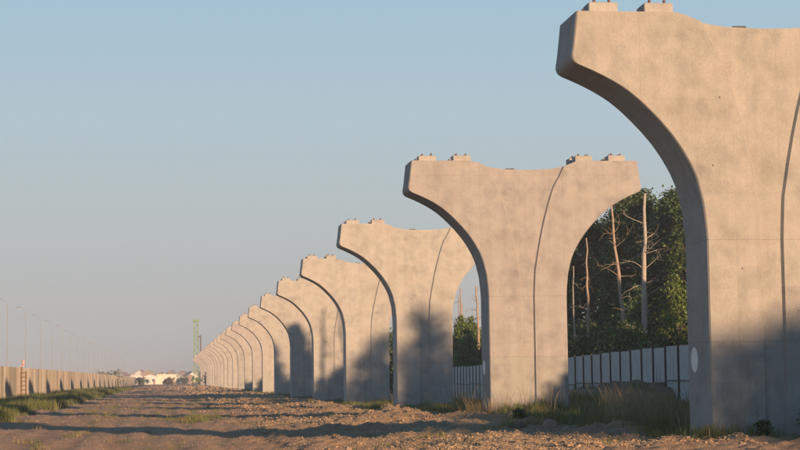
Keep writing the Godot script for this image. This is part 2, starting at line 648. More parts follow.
func make_piers() -> void:
	var low := pier_section(-0.8, 2.72, false, true)
	var mid := pier_section(2.72, 5.17, true, true)
	var head := pier_section(5.17, TOP, true, false)
	var st := starting()
	box(st, Vector3(-0.36, -0.1, -0.3), Vector3(0.36, 0.235, 0.3), Basis.IDENTITY, Vector3.ZERO, 0.02)
	var pad := done(st)
	st = starting()
	tube(st, [Vector3(0, 0.2, 0), Vector3(0, 0.325, 0), Vector3(0, 0.335, 0)], [0.035, 0.035, 0.02], 6)
	var bar := done(st)
	st = starting()
	var ring: Array = []
	for k in 28:
		ring.append(Vector3(0, 0.31 * sin(TAU * k / 28.0), 0.29 * cos(TAU * k / 28.0)))
	for k in 28:
		var j := (k + 1) % 28
		st.set_smooth_group(1); st.add_vertex(Vector3(-0.004, 0, 0))
		st.set_smooth_group(1); st.add_vertex(ring[j] + Vector3(-0.004, 0, 0))
		st.set_smooth_group(1); st.add_vertex(ring[k] + Vector3(-0.004, 0, 0))
		quad(st, ring[k] + Vector3(-0.004, 0, 0), ring[j] + Vector3(-0.004, 0, 0), ring[j] + Vector3(0.01, 0, 0), ring[k] + Vector3(0.01, 0, 0), -1)
	var disc := done(st)
	st = starting()
	box(st, Vector3(-0.17, -0.03, -0.3), Vector3(0.17, 0.045, 0.3), Basis.IDENTITY, Vector3.ZERO, 0.015)
	var drain := done(st)
	st = starting()
	tube(st, [Vector3(0, 0, -0.02), Vector3(0, 0, 0.003)], [0.024, 0.024], 8)
	var tie := done(st)
	mat.tie = plain(tone(0.10, 0.095, 0.09), 0.9)
	var words := ["first", "second", "third", "fourth", "fifth", "sixth", "seventh", "eighth", "ninth", "tenth", "eleventh", "twelfth"]
	var looks := ["tall flared concrete pier with white oval low on its side, at the grassy track edge",
		"second flared concrete pier of the row, in front of the grey panel fence",
		"third flared concrete pier of the row, tree shadow across its column",
		"fourth flared concrete pier of the row, its column wholly in shade"]
	for n in 25:
		var label: String
		if n < 4:
			label = looks[n]
		elif n < 12:
			label = "%s flared concrete pier of the row towards the green drilling rig" % words[n]
		else:
			label = "flared concrete pier at the far end of the row near the green drilling rig"
		var d := FIRST + SPAN * n + 0.94
		var t := thing("viaduct_pier", Vector3(ROW_X, 0, -d), label, "pier", "flared concrete piers in one long row")
		var cast: StandardMaterial3D = mat.concrete.duplicate()
		var k1 := rng.randf_range(0.93, 1.05)
		cast.albedo_color = Color(k1, k1 * rng.randf_range(0.985, 1.0), k1 * rng.randf_range(0.98, 1.01)).clamp()
		cast.uv1_offset = Vector3(rng.randf(), rng.randf() * 0.1, rng.randf())
		var old: StandardMaterial3D = cast.duplicate()
		old.albedo_color = Color(0.975 * k1, 0.98 * k1, 0.98 * k1).clamp()
		part("column_section", low, old, t)
		part("column_section", mid, cast, t)
		part("flared_head", head, cast, t)
		if n < 4:
			for q in 9:
				var hy := rng.randf_range(0.9, 9.6)
				var hx := rng.randf_range(-0.85, 0.85) * (along(flare, hy) - 0.2)
				if abs(hx) > along(groove, hy) + 0.1 and abs(hy - 5.17) > 0.1 and abs(hy - 2.72) > 0.1:
					var hole := part("tie_hole", tie, mat.tie, t, Vector3(hx, hy, 0.94))
					hole.scale = Vector3.ONE * rng.randf_range(0.6, 1.1)
		for x in [-4.02, -2.62, 2.48, 3.88]:
			for z in [0.5, -0.5]:
				var jig := Vector3(rng.randf_range(-0.03, 0.03), rng.randf_range(-0.025, 0.02), rng.randf_range(-0.04, 0.04))
				var p := part("bearing_pad", pad, mat.concrete, t, Vector3(x, crest(x), z) + jig)
				if n < 10:
					for bx in [-0.2, 0.17]:
						for bz in [-0.17, 0.18]:
							var bb := part("anchor_bar", bar, mat.rebar, p, Vector3(bx, 0, bz))
							bb.scale.y = rng.randf_range(0.9, 1.05)
		if n < 8:
			part("drain_cover", drain, mat.post, t, Vector3(-0.62, crest(0.6), 0.55))
		if n < 2:
			part("white_disc", disc, mat.disc, t, Vector3(-1.615, 2.3, -0.38))

# ---------------------------------------------------------------- fences
func sheet(length: float, height: float, ribs: int, deep: float) -> ArrayMesh:
	# trapezoid-profiled sheet along +x, standing on y = 0, with real thickness
	var st := starting()
	var pts: Array[Vector2] = []
	for k in ribs:
		var x0 := length * k / ribs
		var p := length / ribs
		pts.append(Vector2(x0, 0))
		pts.append(Vector2(x0 + p * 0.42, 0))
		pts.append(Vector2(x0 + p * 0.5, deep))
		pts.append(Vector2(x0 + p * 0.92, deep))
	pts.append(Vector2(length, 0))
	for k in pts.size() - 1:
		var a := pts[k]
		var b := pts[k + 1]
		quad(st, Vector3(a.x, 0, a.y), Vector3(a.x, height, a.y), Vector3(b.x, height, b.y), Vector3(b.x, 0, b.y))
		quad(st, Vector3(b.x, 0, b.y - 0.006), Vector3(b.x, height, b.y - 0.006), Vector3(a.x, height, a.y - 0.006), Vector3(a.x, 0, a.y - 0.006))
		quad(st, Vector3(a.x, height, a.y), Vector3(a.x, height, a.y - 0.006), Vector3(b.x, height, b.y - 0.006), Vector3(b.x, height, b.y))
	return done(st)

func make_fences() -> void:
	# beige fence on the far side of the track
	var run := thing("sheet_fence", Vector3(-16.2, 0, -150), "long beige profiled sheet fence along the grassy side of the track", "fence")
	var long_sheet := sheet(2.98, 3.85, 5, 0.14)
	var tones: Array = []
	for k in [1.0, 0.86, 0.74, 0.95]:
		var tm: StandardMaterial3D = mat.beige_sheet.duplicate()
		tm.albedo_color = Color(k, k * (1.0 if tones.size() < 3 else 0.96), k * (1.0 if tones.size() < 3 else 0.9))
		tones.append(tm)
	var rail := starting()
	box(rail, Vector3(0, -0.03, -0.07), Vector3(2.96, 0.03, -0.02))
	var rail_mesh := done(rail)
	for k in 250:
		var z0 := -3.0 * k
		var d := 150.0 + 3.0 * k
		var p := part("panel", long_sheet, tones[rng.randi() % 4], run, Vector3(-0.02 * rng.randf(), level(-16.2, d) - 0.15 + rng.randf_range(-0.015, 0.015), z0))
		p.rotation.y = PI / 2
		p.rotation.x = rng.randf_range(-0.008, 0.008)
		if k < 60:
			var st := part("rail", rail_mesh, mat.post, run, Vector3(-0.03, level(-16.2, d) + 2.6, z0))
			st.rotation.y = PI / 2

	# grey fence with dark posts on the wood's side
	var line := [Vector2(22.0, 12.0), Vector2(23.3, 81.0), Vector2(24.1, 108.0), Vector2(27.2, 168.0), Vector2(33.0, 300.0)]
	var wall := thing("panel_fence", Vector3(23.3, 0, -81), "grey sheet panel fence with dark posts in front of the trees", "fence")
	var panel := sheet(2.5, 3.15, 8, 0.02)
	var post := starting()
	box(post, Vector3(-0.06, -0.4, 0.012), Vector3(0.06, 3.22, 0.065))
	var post_mesh := done(post)
	var bar := starting()
	box(bar, Vector3(0.063, -0.022, 0.0), Vector3(2.43, 0.022, 0.05))
	var bar_mesh := done(bar)
	for s in line.size() - 1:
		var a: Vector2 = line[s]
		var b: Vector2 = line[s + 1]
		var count := int(round(a.distance_to(b) / 2.5))
		for k in count:
			var q := a.lerp(b, float(k) / count)
			var way := (b - a).normalized()
			var turn := atan2(way.y, way.x)
			var g := level(q.x, q.y) - 0.12
			var at := Vector3(q.x, g, -q.y) - wall.position
			var p := part("panel", panel, mat.grey_sheet, wall, at + Vector3(0, rng.randf_range(-0.03, 0.03), 0))
			p.rotation.y = turn
			p.rotation.z = 0.0
			# posts stand on the track side
			var front := Vector3(-way.y, 0, -way.x)
			var po := part("post", post_mesh, mat.post, wall, at)
			po.rotation.y = turn + PI
			po.rotation.z = rng.randf_range(-0.012, 0.012)
			var sag := rng.randf_range(-0.08, 0.05)
			var ba := part("rail", bar_mesh, mat.post, wall, at + Vector3(0, 1.52 + sag, 0) + front * 0.062)
			ba.rotation.y = turn
			ba.rotation.z = rng.randf_range(-0.03, 0.03)

# ---------------------------------------------------------------- trees
func leaf_cloud(st: SurfaceTool, r: RandomNumberGenerator, at: Vector3, radius: float, count: int, size: float, shade: Color, spread: float) -> void:
	for i in count:
		var v := Vector3(r.randfn(), r.randfn() * 0.8, r.randfn()) * radius * 0.55
		var p := at + v
		var out := (v.normalized() * 0.5 + Vector3(r.randfn(), r.randfn() + 0.5, r.randfn())).normalized()
		var side := out.cross(Vector3(r.randfn(), r.randfn(), r.randfn())).normalized()
		var up := side.cross(out)
		var s := size * r.randf_range(0.6, 1.3)
		var k := r.randf_range(1.0 - spread, 1.0 + spread)
		var c := Color(shade.r * k * r.randf_range(0.9, 1.15), shade.g * k, shade.b * k)
		for q in [[-0.5, 0.0], [0.0, 0.85], [0.5, 0.0], [-0.5, 0.0], [0.5, 0.0], [0.0, -0.85]]:
			st.set_color(c)
			st.set_smooth_group(-1)
			st.add_vertex(p + side * q[0] * s + up * q[1] * s)

func limb(st: SurfaceTool, r: RandomNumberGenerator, from: Vector3, to: Vector3, r0: float, r1: float, sides := 5, bow := 0.12) -> Array:
	var path: Array = []
	var radii: Array = []
	var len := from.distance_to(to)
	var off := Vector3(r.randfn(), r.randfn() * 0.4, r.randfn()) * bow * len * 0.5
	for k in 6:
		var t := k / 5.0
		path.append(from.lerp(to, t) + off * sin(t * PI) + Vector3(0, bow * len * 0.3 * sin(t * PI), 0))
		radii.append(lerpf(r0, r1, t))
	tube(st, path, radii, sides)
	return path

func make_tree(called: String, s: int, height: float, wide: float, base: float, clumps: int, leaves: int, shade: Color, slim: float, label: String) -> Node3D:
	var r := RandomNumberGenerator.new()
	r.seed = s
	var t := thing(called, Vector3.ZERO, label, "tree", "trees behind the grey panel fence")
	var st := starting()
	var lean := Vector3(r.randfn() * 0.03, 0, r.randfn() * 0.03) * height
	var path: Array = []
	var radii: Array = []
	for k in 9:
		var q := k / 8.0
		path.append(Vector3(0, -0.3, 0) + Vector3(0, height * 0.95 * q, 0) + lean * q * q + Vector3(r.randfn(), 0, r.randfn()) * 0.06 * q)
		radii.append(lerpf(0.017 * height + 0.03, 0.02, pow(q, 0.85)))
	tube(st, path, radii, 7)
	var cl := starting()
	for i in clumps:
		var q := pow(r.randf(), 0.85)
		# crown outline: widest a third of the way up, ragged
		var env: float = wide * (pow(sin(PI * pow(lerpf(0.08, 1.0, q), slim)), 0.75) + 0.06)
		var a := r.randf() * TAU
		var reach := env * sqrt(r.randf_range(0.12, 1.0)) * r.randf_range(0.8, 1.12)
		var yy := lerpf(base, height * 0.985, q) + r.randfn() * 0.25
		var tq := clampf(yy / height, 0.0, 1.0)
		var at := Vector3(cos(a) * reach, yy, sin(a) * reach) + lean * tq * tq
		if i % 3 == 0:
			var foot := clampf(tq - 0.12, 0.05, 0.93)
			limb(st, r, Vector3(0, height * 0.95 * foot, 0) + lean * foot * foot, at, 0.012 * height * (1.05 - foot), 0.015, 4)
		var rad := lerpf(0.95, 0.5, q) * r.randf_range(0.75, 1.2) * wide / 2.6
		leaf_cloud(cl, r, at, rad, leaves, 0.17, shade * r.randf_range(0.75, 1.25), 0.35)
	part("trunk", done(st), mat.bark, t)
	part("crown", done(cl), mat.leaf, t)
	return t

func make_pine(s: int, height: float, wide: float, label: String) -> Node3D:
	var r := RandomNumberGenerator.new()
	r.seed = s
	var t := thing("pine_tree", Vector3.ZERO, label, "tree", "trees behind the grey panel fence")
	var st := starting()
	var cl := starting()
	tube(st, [Vector3(0, -0.3, 0), Vector3(0.1, height * 0.4, 0), Vector3(0.05, height * 0.97, 0.1)], [0.2, 0.14, 0.02], 7)
	var y := height * 0.22
	while y < height * 0.98:
		var q := (y / height - 0.22) / 0.76
		var n := r.randi_range(4, 6)
		var ph := r.randf() * TAU
		for k in n:
			var a := ph + TAU * k / n + r.randfn() * 0.25
			var reach := wide * (0.25 + 0.75 * sin(PI * clampf(0.25 + q * 0.72, 0, 1))) * r.randf_range(0.65, 1.15)
			var from := Vector3(0.07, y, 0.05)
			var to := from + Vector3(cos(a) * reach, reach * r.randf_range(0.15, 0.5), sin(a) * reach)
			limb(st, r, from, to, 0.05 * (1.1 - q), 0.012, 4)
			for m in 4:
				var f := lerpf(0.45, 1.03, m / 3.0)
				leaf_cloud(cl, r, from.lerp(to, f) + Vector3(0, 0.12, 0), 0.55, 60, 0.15, Color(0.044, 0.078, 0.028) * r.randf_range(0.75, 1.3), 0.3)
		y += height * r.randf_range(0.035, 0.055)
	leaf_cloud(cl, r, Vector3(0.05, height * 0.98, 0.1), 0.35, 120, 0.15, Color(0.045, 0.062, 0.022), 0.3)
	part("trunk", done(st), mat.bark, t)
	part("crown", done(cl), mat.leaf, t)
	return t

func dead_tree(s: int, at: Vector3, top: Vector3, bend: Vector3, thick: float, twigs: int, m: Material, label: String, low := 0.35) -> void:
	# a bare pale trunk with broken side branches
	var r := RandomNumberGenerator.new()
	r.seed = s
	var t := thing("dead_tree", at, label, "tree", "bare dead trunks behind the grey panel fence")
	var st := starting()
	var path: Array = []
	var radii: Array = []
	for k in 15:
		var q := k / 14.0
		path.append((top - at) * q + bend * sin(q * PI) + Vector3(r.randfn(), 0, r.randfn()) * 0.05 * q - Vector3(0, 0.3 * (1.0 - q), 0))
		radii.append(lerpf(thick, thick * 0.3, q) * r.randf_range(0.94, 1.06))
	tube(st, path, radii, 8)
	part("trunk", done(st), m, t)
	for i in twigs:
		var q := r.randf_range(low, 0.97)
		var k := int(q * 14)
		var from: Vector3 = path[k]
		var a := r.randf() * TAU
		var ln := r.randf_range(0.8, 2.3) * (1.15 - q * 0.6)
		var to := from + Vector3(cos(a) * ln, r.randf_range(-0.55, 0.9) * ln, sin(a) * ln)
		var tw := starting()
		var tp := limb(tw, r, from, to, thick * 0.12, 0.010, 4, 0.4)
		for j in 4:
			var b: Vector3 = tp[r.randi_range(2, 5)]
			var e := b + (to - from).normalized() * r.randf_range(0.2, 0.6) + Vector3(r.randfn(), r.randfn(), r.randfn()) * 0.3
			limb(tw, r, b, e, 0.014, 0.006, 3, 0.2)
		part("branch", done(tw), m, t)

func make_woods() -> void:
	var dark := Color(0.042, 0.080, 0.026)
	var mid := Color(0.066, 0.112, 0.028)
	var light := Color(0.090, 0.140, 0.030)
	var kinds: Array = []
	var labels := ["dense dark green broadleaf tree with rounded crown", "tall mid green tree with pointed crown",
		"loose light green young tree", "dark pine with tiered branches", "low dense green bushy tree"]
	kinds.append(make_tree("broadleaf_tree", 101, 15.0, 3.2, 3.2, 150, 95, dark, 0.62, labels[0]))
	kinds.append(make_tree("pointed_tree", 102, 16.5, 2.5, 2.8, 140, 95, mid, 0.55, labels[1]))
	kinds.append(make_tree("young_tree", 103, 10.0, 2.3, 1.6, 90, 85, light, 0.62, labels[2]))
	kinds.append(make_pine(104, 15.5, 2.7, labels[3]))
	kinds.append(make_tree("bush_tree", 105, 5.0, 2.6, 0.5, 90, 110, mid, 0.7, labels[4]))
	kinds.append(make_tree("airy_tree", 106, 13.0, 2.9, 2.6, 62, 50, light, 0.6, "open airy tree"))
	labels.append("open airy light green tree")
	var full := [15.0, 16.5, 10.0, 15.5, 5.0, 13.0]
	var used := {}
	# kind, x, distance, top above the track
	var spots := [
		# seen between the first two piers
		[1, 40.0, 134.0, 15.8], [3, 42.5, 146.0, 17.2], [0, 38.8, 140.0, 16.2], [3, 40.2, 152.0, 17.8], [1, 37.2, 146.0, 15.6], [0, 37.4, 156.0, 15.6], [3, 36.0, 162.0, 13.8],
		[0, 43.5, 158.0, 17.0], [0, 41.0, 166.0, 16.0], [3, 47.5, 150.0, 17.0], [2, 34.6, 168.0, 11.5],
		[4, 31.0, 118.0, 4.6], [4, 32.5, 124.0, 5.2], [4, 30.0, 128.0, 4.4], [4, 33.5, 132.0, 5.6], [4, 31.5, 138.0, 5.0], [4, 34.0, 141.0, 5.8], [4, 32.0, 148.0, 5.2], [2, 35.8, 137.0, 8.4], [2, 34.2, 130.0, 7.4], [4, 29.5, 110.0, 3.6], [2, 37.0, 128.0, 8.8],
		# beyond, low growth seen between the second and the third pier
		[2, 32.6, 199.0, 8.2], [2, 34.8, 204.0, 7.6], [4, 31.6, 192.0, 5.6], [2, 36.4, 214.0, 8.6], [4, 33.6, 188.0, 5.2], [2, 30.6, 186.0, 6.4], [4, 38.5, 230.0, 7.4], [2, 40.5, 246.0, 9.0],
		# deeper in the wood: these shade the lower half of the trees in view
		[0, 55.0, 118.0, 14.2], [1, 60.0, 108.0, 14.7], [0, 51.0, 124.0, 13.7], [3, 65.0, 100.0, 15.2], [0, 62.0, 118.0, 14.2], [1, 70.0, 92.0, 15.7], [0, 57.0, 96.0, 13.2], [3, 74.0, 108.0, 15.2], [0, 68.0, 80.0, 14.2], [1, 50.0, 138.0, 14.2], [0, 53.0, 148.0, 14.7], [1, 46.5, 128.0, 13.2],
		# beside and behind the viewer: their shadows lie on the columns
		[0, 40.5, 52.0, 13.0], [1, 43.5, 47.0, 15.5], [0, 46.0, 43.0, 15.2], [2, 38.5, 56.5, 11.0], [0, 41.0, 82.0, 13.6], [1, 44.5, 77.0, 15.2], [2, 38.8, 86.0, 11.2], [0, 47.0, 70.5, 14.6],
		[2, 40.0, 112.0, 10.0], [2, 42.0, 22.8, 10.4], [2, 39.0, 30.0, 9.0], [0, 41.5, -8.5, 12.2], [2, 44.0, -14.0, 12.8], [2, 38.6, -3.0, 10.8], [0, 48.0, -20.0, 14.2], [2, 42.0, -13.0, 12.4], [2, 43.5, -13.0, 13.0], [2, 40.5, -9.5, 12.0], [2, 45.5, -18.0, 13.4],
		[2, 42.0, 112.0, 11.2], [0, 45.0, 106.0, 12.6], [0, 49.0, 98.0, 13.4], [1, 53.0, 91.0, 14.6], [1, 40.5, 100.0, 13.0], [0, 48.0, 84.5, 14.5], [1, 54.0, 72.5, 16.0], [0, 60.0, 61.0, 16.5],
		[4, 28.5, 30.0, 6.2], [4, 27.5, 34.5, 5.6], [4, 29.5, 38.0, 5.8], [4, 28.0, 25.0, 7.0], [4, 29.0, 20.0, 7.2], [4, 27.8, 43.0, 5.2], [4, 30.0, 47.5, 6.2], [4, 28.0, 51.0, 5.4], [4, 29.5, 56.0, 6.0], [4, 28.2, 61.5, 5.2], [4, 31.5, 65.0, 6.2], [4, 29.0, 76.0, 5.6], [4, 32.0, 81.0, 6.4],
		[4, 30.2, 240.0, 7.0], [2, 31.0, 250.0, 8.2], [4, 32.4, 262.0, 8.0], [2, 34.0, 280.0, 9.0], [4, 33.2, 272.0, 7.6], [4, 30.8, 256.0, 6.6],
		[0, 36.0, 64.0, 8.0], [4, 30.0, 70.0, 4.0], [4, 31.0, 90.0, 4.4], [4, 29.0, 40.0, 3.8], [4, 30.5, 97.0, 5.0]]
	for s in spots:
		var k: int = s[0]
		var place := ", deep in the wood"
		if s[1] < 48.0 and s[2] > 105.0 and s[2] < 182.0:
			place = ", in the gap between the first two piers"
		elif s[2] > 182.0:
			place = ", in the gap between second and third piers"
		elif s[2] < 105.0 and s[1] < 50.0:
			if k != 4:
				k = 5
			place = ", shading the columns"
		var g := ground_y(s[1], s[2])
		var o: Node3D
		var size: float = (s[3] - g) / full[k]
		if not used.has(k):
			used[k] = true
			o = kinds[k]
			o.set_meta("label", labels[k] + place)
		else:
			o = copy(kinds[k], Vector3.ZERO, labels[k] + place, "trees behind the grey panel fence")
		o.position = Vector3(s[1], g, -s[2])
		o.rotation.y = rng.randf() * TAU
		o.scale = Vector3(size * rng.randf_range(0.92, 1.1), size, size * rng.randf_range(0.92, 1.1)) if k != 4 else Vector3.ONE * size
	var y0 := ground_y(33.0, 125.0)
	dead_tree(201, Vector3(33.0, y0, -124), Vector3(33.5, 14.7, -124), Vector3(0.05, 0, 0), 0.30, 22, mat.pale_bark, "thick straight grey-white dead trunk with drooping twigs behind the grey fence", 0.42)
	dead_tree(202, Vector3(33.8, y0, -129), Vector3(32.3, 14.4, -129), Vector3(-0.1, 0, 0), 0.23, 11, mat.bare_wood, "leaning tan dead trunk with few branches behind the grey fence", 0.4)
	dead_tree(203, Vector3(31.5, y0, -134), Vector3(31.55, 12.3, -134), Vector3(0.05, 0, 0), 0.17, 7, mat.bare_wood, "slender upright tan dead trunk beside the second pier", 0.4)
	dead_tree(204, Vector3(29.9, y0, -129.5), Vector3(29.5, 9.9, -129.5), Vector3(-0.25, 0, 0), 0.10, 4, mat.pale_bark, "thin curved grey sapling trunk close to the second pier", 0.5)
	dead_tree(205, Vector3(32.5, y0 - 0.2, -199), Vector3(32.3, 11.7, -199), Vector3(0.1, 0, 0), 0.24, 9, mat.bare_wood, "bare tan trunk rising out of bushes between second and third piers", 0.55)
	dead_tree(206, Vector3(34.2, y0 - 0.2, -200), Vector3(34.3, 12.0, -200), Vector3(0.2, 0, 0), 0.26, 12, mat.bare_wood, "forked-looking bare tan trunk among bushes, nearer the second pier", 0.55)
	dead_tree(207, Vector3(33.0, y0 - 0.2, -204), Vector3(32.9, 11.2, -204), Vector3(0.1, 0, 0), 0.18, 9, mat.bare_wood, "thinner bare tan trunk between two stouter ones over bushes", 0.55)

# ---------------------------------------------------------------- grass, stones
func tuft(s: int, blades: int, tall: float, spread: float, wide: float) -> ArrayMesh:
	var r := RandomNumberGenerator.new()
	r.seed = s
	var st := starting()
	for i in blades:
		var a := r.randf() * TAU
		var root := Vector3(r.randfn(), 0, r.randfn()) * spread * 0.35
		var h := tall * r.randf_range(0.45, 1.1)
		var out := Vector3(cos(a), 0, sin(a)) * h * r.randf_range(0.08, 0.55)
		var side := Vector3(-sin(a + r.randfn() * 0.8), 0, cos(a + r.randfn() * 0.8)).normalized() * wide * r.randf_range(0.7, 1.3)
		var p1 := root + out * 0.3 + Vector3(0, h * 0.6, 0)
		var p2 := root + out + Vector3(0, h, 0)
		var low := root - Vector3(0, 0.06, 0)
		var k := r.randf_range(0.75, 1.25)
		for v in [low - side, p1 - side * 0.7, p1 + side * 0.7, low - side, p1 + side * 0.7, low + side, p1 - side * 0.7, p2, p1 + side * 0.7]:
			st.set_color(Color(k, k, k))
			st.set_smooth_group(-1)
			st.add_vertex(v)
	return done(st)

func scatter(called: String, mesh: Mesh, m: Material, spots: Array, label: String, category: String) -> void:
	# spots: transform and colour pairs
	var mm := MultiMesh.new()
	mm.transform_format = MultiMesh.TRANSFORM_3D
	mm.use_colors = true
	mm.mesh = mesh
	mm.instance_count = spots.size()
	for i in spots.size():
		mm.set_instance_transform(i, spots[i][0])
		mm.set_instance_color(i, spots[i][1])
	var o := MultiMeshInstance3D.new()
	o.name = numbered(called)
	o.multimesh = mm
	o.material_override = m
	add_child(o)
	tag(o, label, category)
	o.set_meta("kind", "stuff")

func pose(at: Vector3, size: float, flat := 1.0) -> Transform3D:
	return Transform3D(Basis(Vector3.UP, rng.randf() * TAU).scaled(Vector3(size, size * flat, size)), at)

func green_or_dry(dry: float) -> Color:
	var g := Color(0.080, 0.110, 0.032).lerp(Color(0.190, 0.200, 0.058), rng.randf())
	var y := Color(0.19, 0.15, 0.075).lerp(Color(0.27, 0.21, 0.11), rng.randf())
	return y if rng.randf() < dry else g

func make_ground_cover() -> void:
	var short_tuft := tuft(301, 26, 0.22, 0.30, 0.006)
	var tall_tuft := tuft(302, 34, 0.46, 0.42, 0.008)
	var stalks := tuft(303, 12, 1.15, 0.22, 0.007)
	# weeds and grass round the piers and up to the grey fence
	var spots: Array = []
	var lows: Array = []
	var dries: Array = []
	for i in 15000:
		var d: float = 40.5 + 95.0 * pow(rng.randf(), 1.5)
		var x := rng.randf_range(10.5, 24.0)
		var g := grassiness(x, d)
		if rng.randf() > g:
			continue
		if d < 44.0 and x > 12.6 and x < 16.3 and rng.randf() < 0.85:
			continue
		if pow((x - 21.8) / 4.6, 2.0) + pow((d - 84.0) / 4.0, 2.0) < 1.0 and rng.randf() < 0.93:
			continue
		var clump := n_mid.get_noise_2d(x * 0.9 + 50.0, d * 0.9)
		var at := spot(x, d)
		if clump > -0.05 and rng.randf() < 0.75:
			spots.append([pose(at, rng.randf_range(0.45, 1.1) * (1.0 if d > 46.0 else 0.7)), green_or_dry(0.10)])
		else:
			lows.append([pose(at, rng.randf_range(0.8, 1.7)), green_or_dry(0.15)])
		if rng.randf() < 0.03:
			dries.append([pose(at, rng.randf_range(0.7, 1.15)), Color(0.27, 0.21, 0.11) * rng.randf_range(0.8, 1.1)])
	for i in 60:
		dries.append([pose(spot(14.4 + rng.randfn() * 0.45, 56.0 + rng.randfn() * 0.8), rng.randf_range(0.9, 1.25)), Color(0.33, 0.26, 0.15) * rng.randf_range(0.85, 1.1)])
	for i in 50:
		dries.append([pose(spot(12.4 + rng.randfn() * 0.5, 69.0 + rng.randfn() * 1.2), rng.randf_range(0.4, 0.75)), Color(0.30, 0.22, 0.12) * rng.randf_range(0.85, 1.1)])
	# foot of the further piers
	for n in range(2, 12):
		for i in 120:
			var d := FIRST + SPAN * n - rng.randf_range(0.1, 2.2)
			spots.append([pose(spot(ROW_X + rng.randf_range(-2.2, 2.2), d), rng.randf_range(0.3, 0.75)), green_or_dry(0.25)])
	scatter("tall_grass", tall_tuft, mat.blade, spots, "tall rough green grass around the first piers and before the grey fence", "grass")
	scatter("dry_stalks", stalks, mat.blade, dries, "straw-coloured dry grass stalks standing among the pier grass", "dry grass")
	# verge along the beige fence
	var verge: Array = []
	for i in 15000:
		var d: float = 78.0 + 330.0 * pow(rng.randf(), 1.7)
		var x := rng.randf_range(-16.1, -8.2)
		if rng.randf() > grassiness(x, d):
			continue
		var clump := n_mid.get_noise_2d(x * 0.5 + 20.0, d * 0.35)
		verge.append([pose(spot(x, d), rng.randf_range(0.6, 1.25) * (1.0 + clump * 1.7)), green_or_dry(0.06)])
	scatter("verge_grass", tall_tuft, mat.blade, verge, "thick green weeds along the foot of the beige fence", "grass")
	# sparse tufts on the bare soil
	for i in 420:
		var d: float = 40.0 + 150.0 * pow(rng.randf(), 1.4)
		var x := rng.randf_range(-8.0, 12.0)
		if n_edge.get_noise_2d(x * 1.5 + 70.0, d) < 0.12 and rng.randf() < 0.75:
			continue
		for k in rng.randi_range(1, 5):
			lows.append([pose(spot(x + rng.randfn() * 0.25, d + rng.randfn() * 0.5), rng.randf_range(0.5, 1.15)), green_or_dry(0.35)])
	for i in 60:
		lows.append([pose(spot(1.35 + rng.randfn() * 0.5, 89.0 + rng.randfn() * 1.6), rng.randf_range(0.9, 1.8)), green_or_dry(0.1)])
	for i in 40:
		lows.append([pose(spot(10.4 + rng.randfn() * 0.4, 53.6 + rng.randfn() * 0.7), rng.randf_range(0.9, 1.9)), green_or_dry(0.3)])
	scatter("short_grass", short_tuft, mat.blade, lows, "short scattered grass tufts on the bare soil", "grass")
	# clods and gravel
	var stone := pebble(7, 0)
	var bits: Array = []
	for i in 340000:
		# evenly spread over what the low view takes in
		var d: float = 37.5 / (1.0 - rng.randf() * (1.0 - 37.5 / 700.0))
		var x := rng.randf_range(-9.5, 12.8)
		if grassiness(x, d) > 0.6:
			continue
		var rough: float = 0.30 + 0.70 * smoothstep(0.5, 7.0, x)
		var heap := n_mid.get_noise_2d(x * 0.8 - 30.0, d * 0.8 + 11.0)
		if rng.randf() > rough * (0.75 + heap * 0.8):
			continue
		var size: float = (0.011 + 0.012 * rng.randf() + 0.045 * pow(rng.randf(), 14.0)) * clampf(d / 72.0, 0.8, 6.5) * lerpf(0.42, 1.0, smoothstep(0.0, 7.0, x))
		var c := soil(x, d) * rng.randf_range(0.7, 0.95)
		bits.append([pose(spot(x, d, size * 0.1), size, rng.randf_range(0.5, 0.85)), Color(c.r, c.g, c.b)])
	scatter("gravel", stone, soil_stone(), bits, "loose clods and gravel strewn over the bare soil", "gravel")

func soil_stone() -> StandardMaterial3D:
	var m := plain(Color.WHITE, 0.95)
	m.vertex_color_use_as_albedo = true
	return m

func pebble(s: int, _k: int) -> ArrayMesh:
	var r := RandomNumberGenerator.new()
	r.seed = s
	var n := noise(s, 0.9, 2)
	var st := starting()
	var rings := 4
	var sides := 6
	var grid: Array = []
	for i in rings + 1:
		var row: Array[Vector3] = []
		for k in sides:
			var th := PI * i / rings
			var ph := TAU * k / sides
			var v := Vector3(sin(th) * cos(ph), cos(th), sin(th) * sin(ph))
			row.append(v * (1.0 + 0.55 * n.get_noise_3dv(v * 1.3)))
		grid.append(row)
	for i in rings:
		for k in sides:
			var j := (k + 1) % sides
			for v in [grid[i][k], grid[i][j], grid[i + 1][j], grid[i][k], grid[i + 1][j], grid[i + 1][k]]:
				st.set_color(Color.WHITE)
				st.set_smooth_group(-1)
				st.add_vertex(v)
	return done(st)

func make_weeds() -> void:
	var r := RandomNumberGenerator.new()
	r.seed = 515
	var list := [[15.15, 41.25, 0.75, "leafy green weed at the foot of the first pier's column"], [13.9, 41.3, 0.40, "small leafy weed against the first pier's column"], [11.0, 56.5, 0.45, "low leafy weed at the edge of the pier grass"]]
	for q in list:
		var t := thing("leafy_weed", spot(q[0], q[1]), q[3], "weed")
		var cl := starting()
		var stm := starting()
		for k in 30:
			var a := r.randf() * TAU
			var tip := Vector3(cos(a) * r.randf() * q[2] * 0.55, q[2] * r.randf_range(0.2, 1.0), sin(a) * r.randf() * q[2] * 0.4)
			limb(stm, r, Vector3(0, -0.05, 0), tip, 0.008, 0.004, 3)
			leaf_cloud(cl, r, tip, q[2] * 0.16, 14, 0.055, Color(0.045, 0.085, 0.026) * r.randf_range(0.8, 1.3), 0.3)
		part("foliage", done(cl), mat.leaf, t)
		part("stem", done(stm), mat.bark, t)

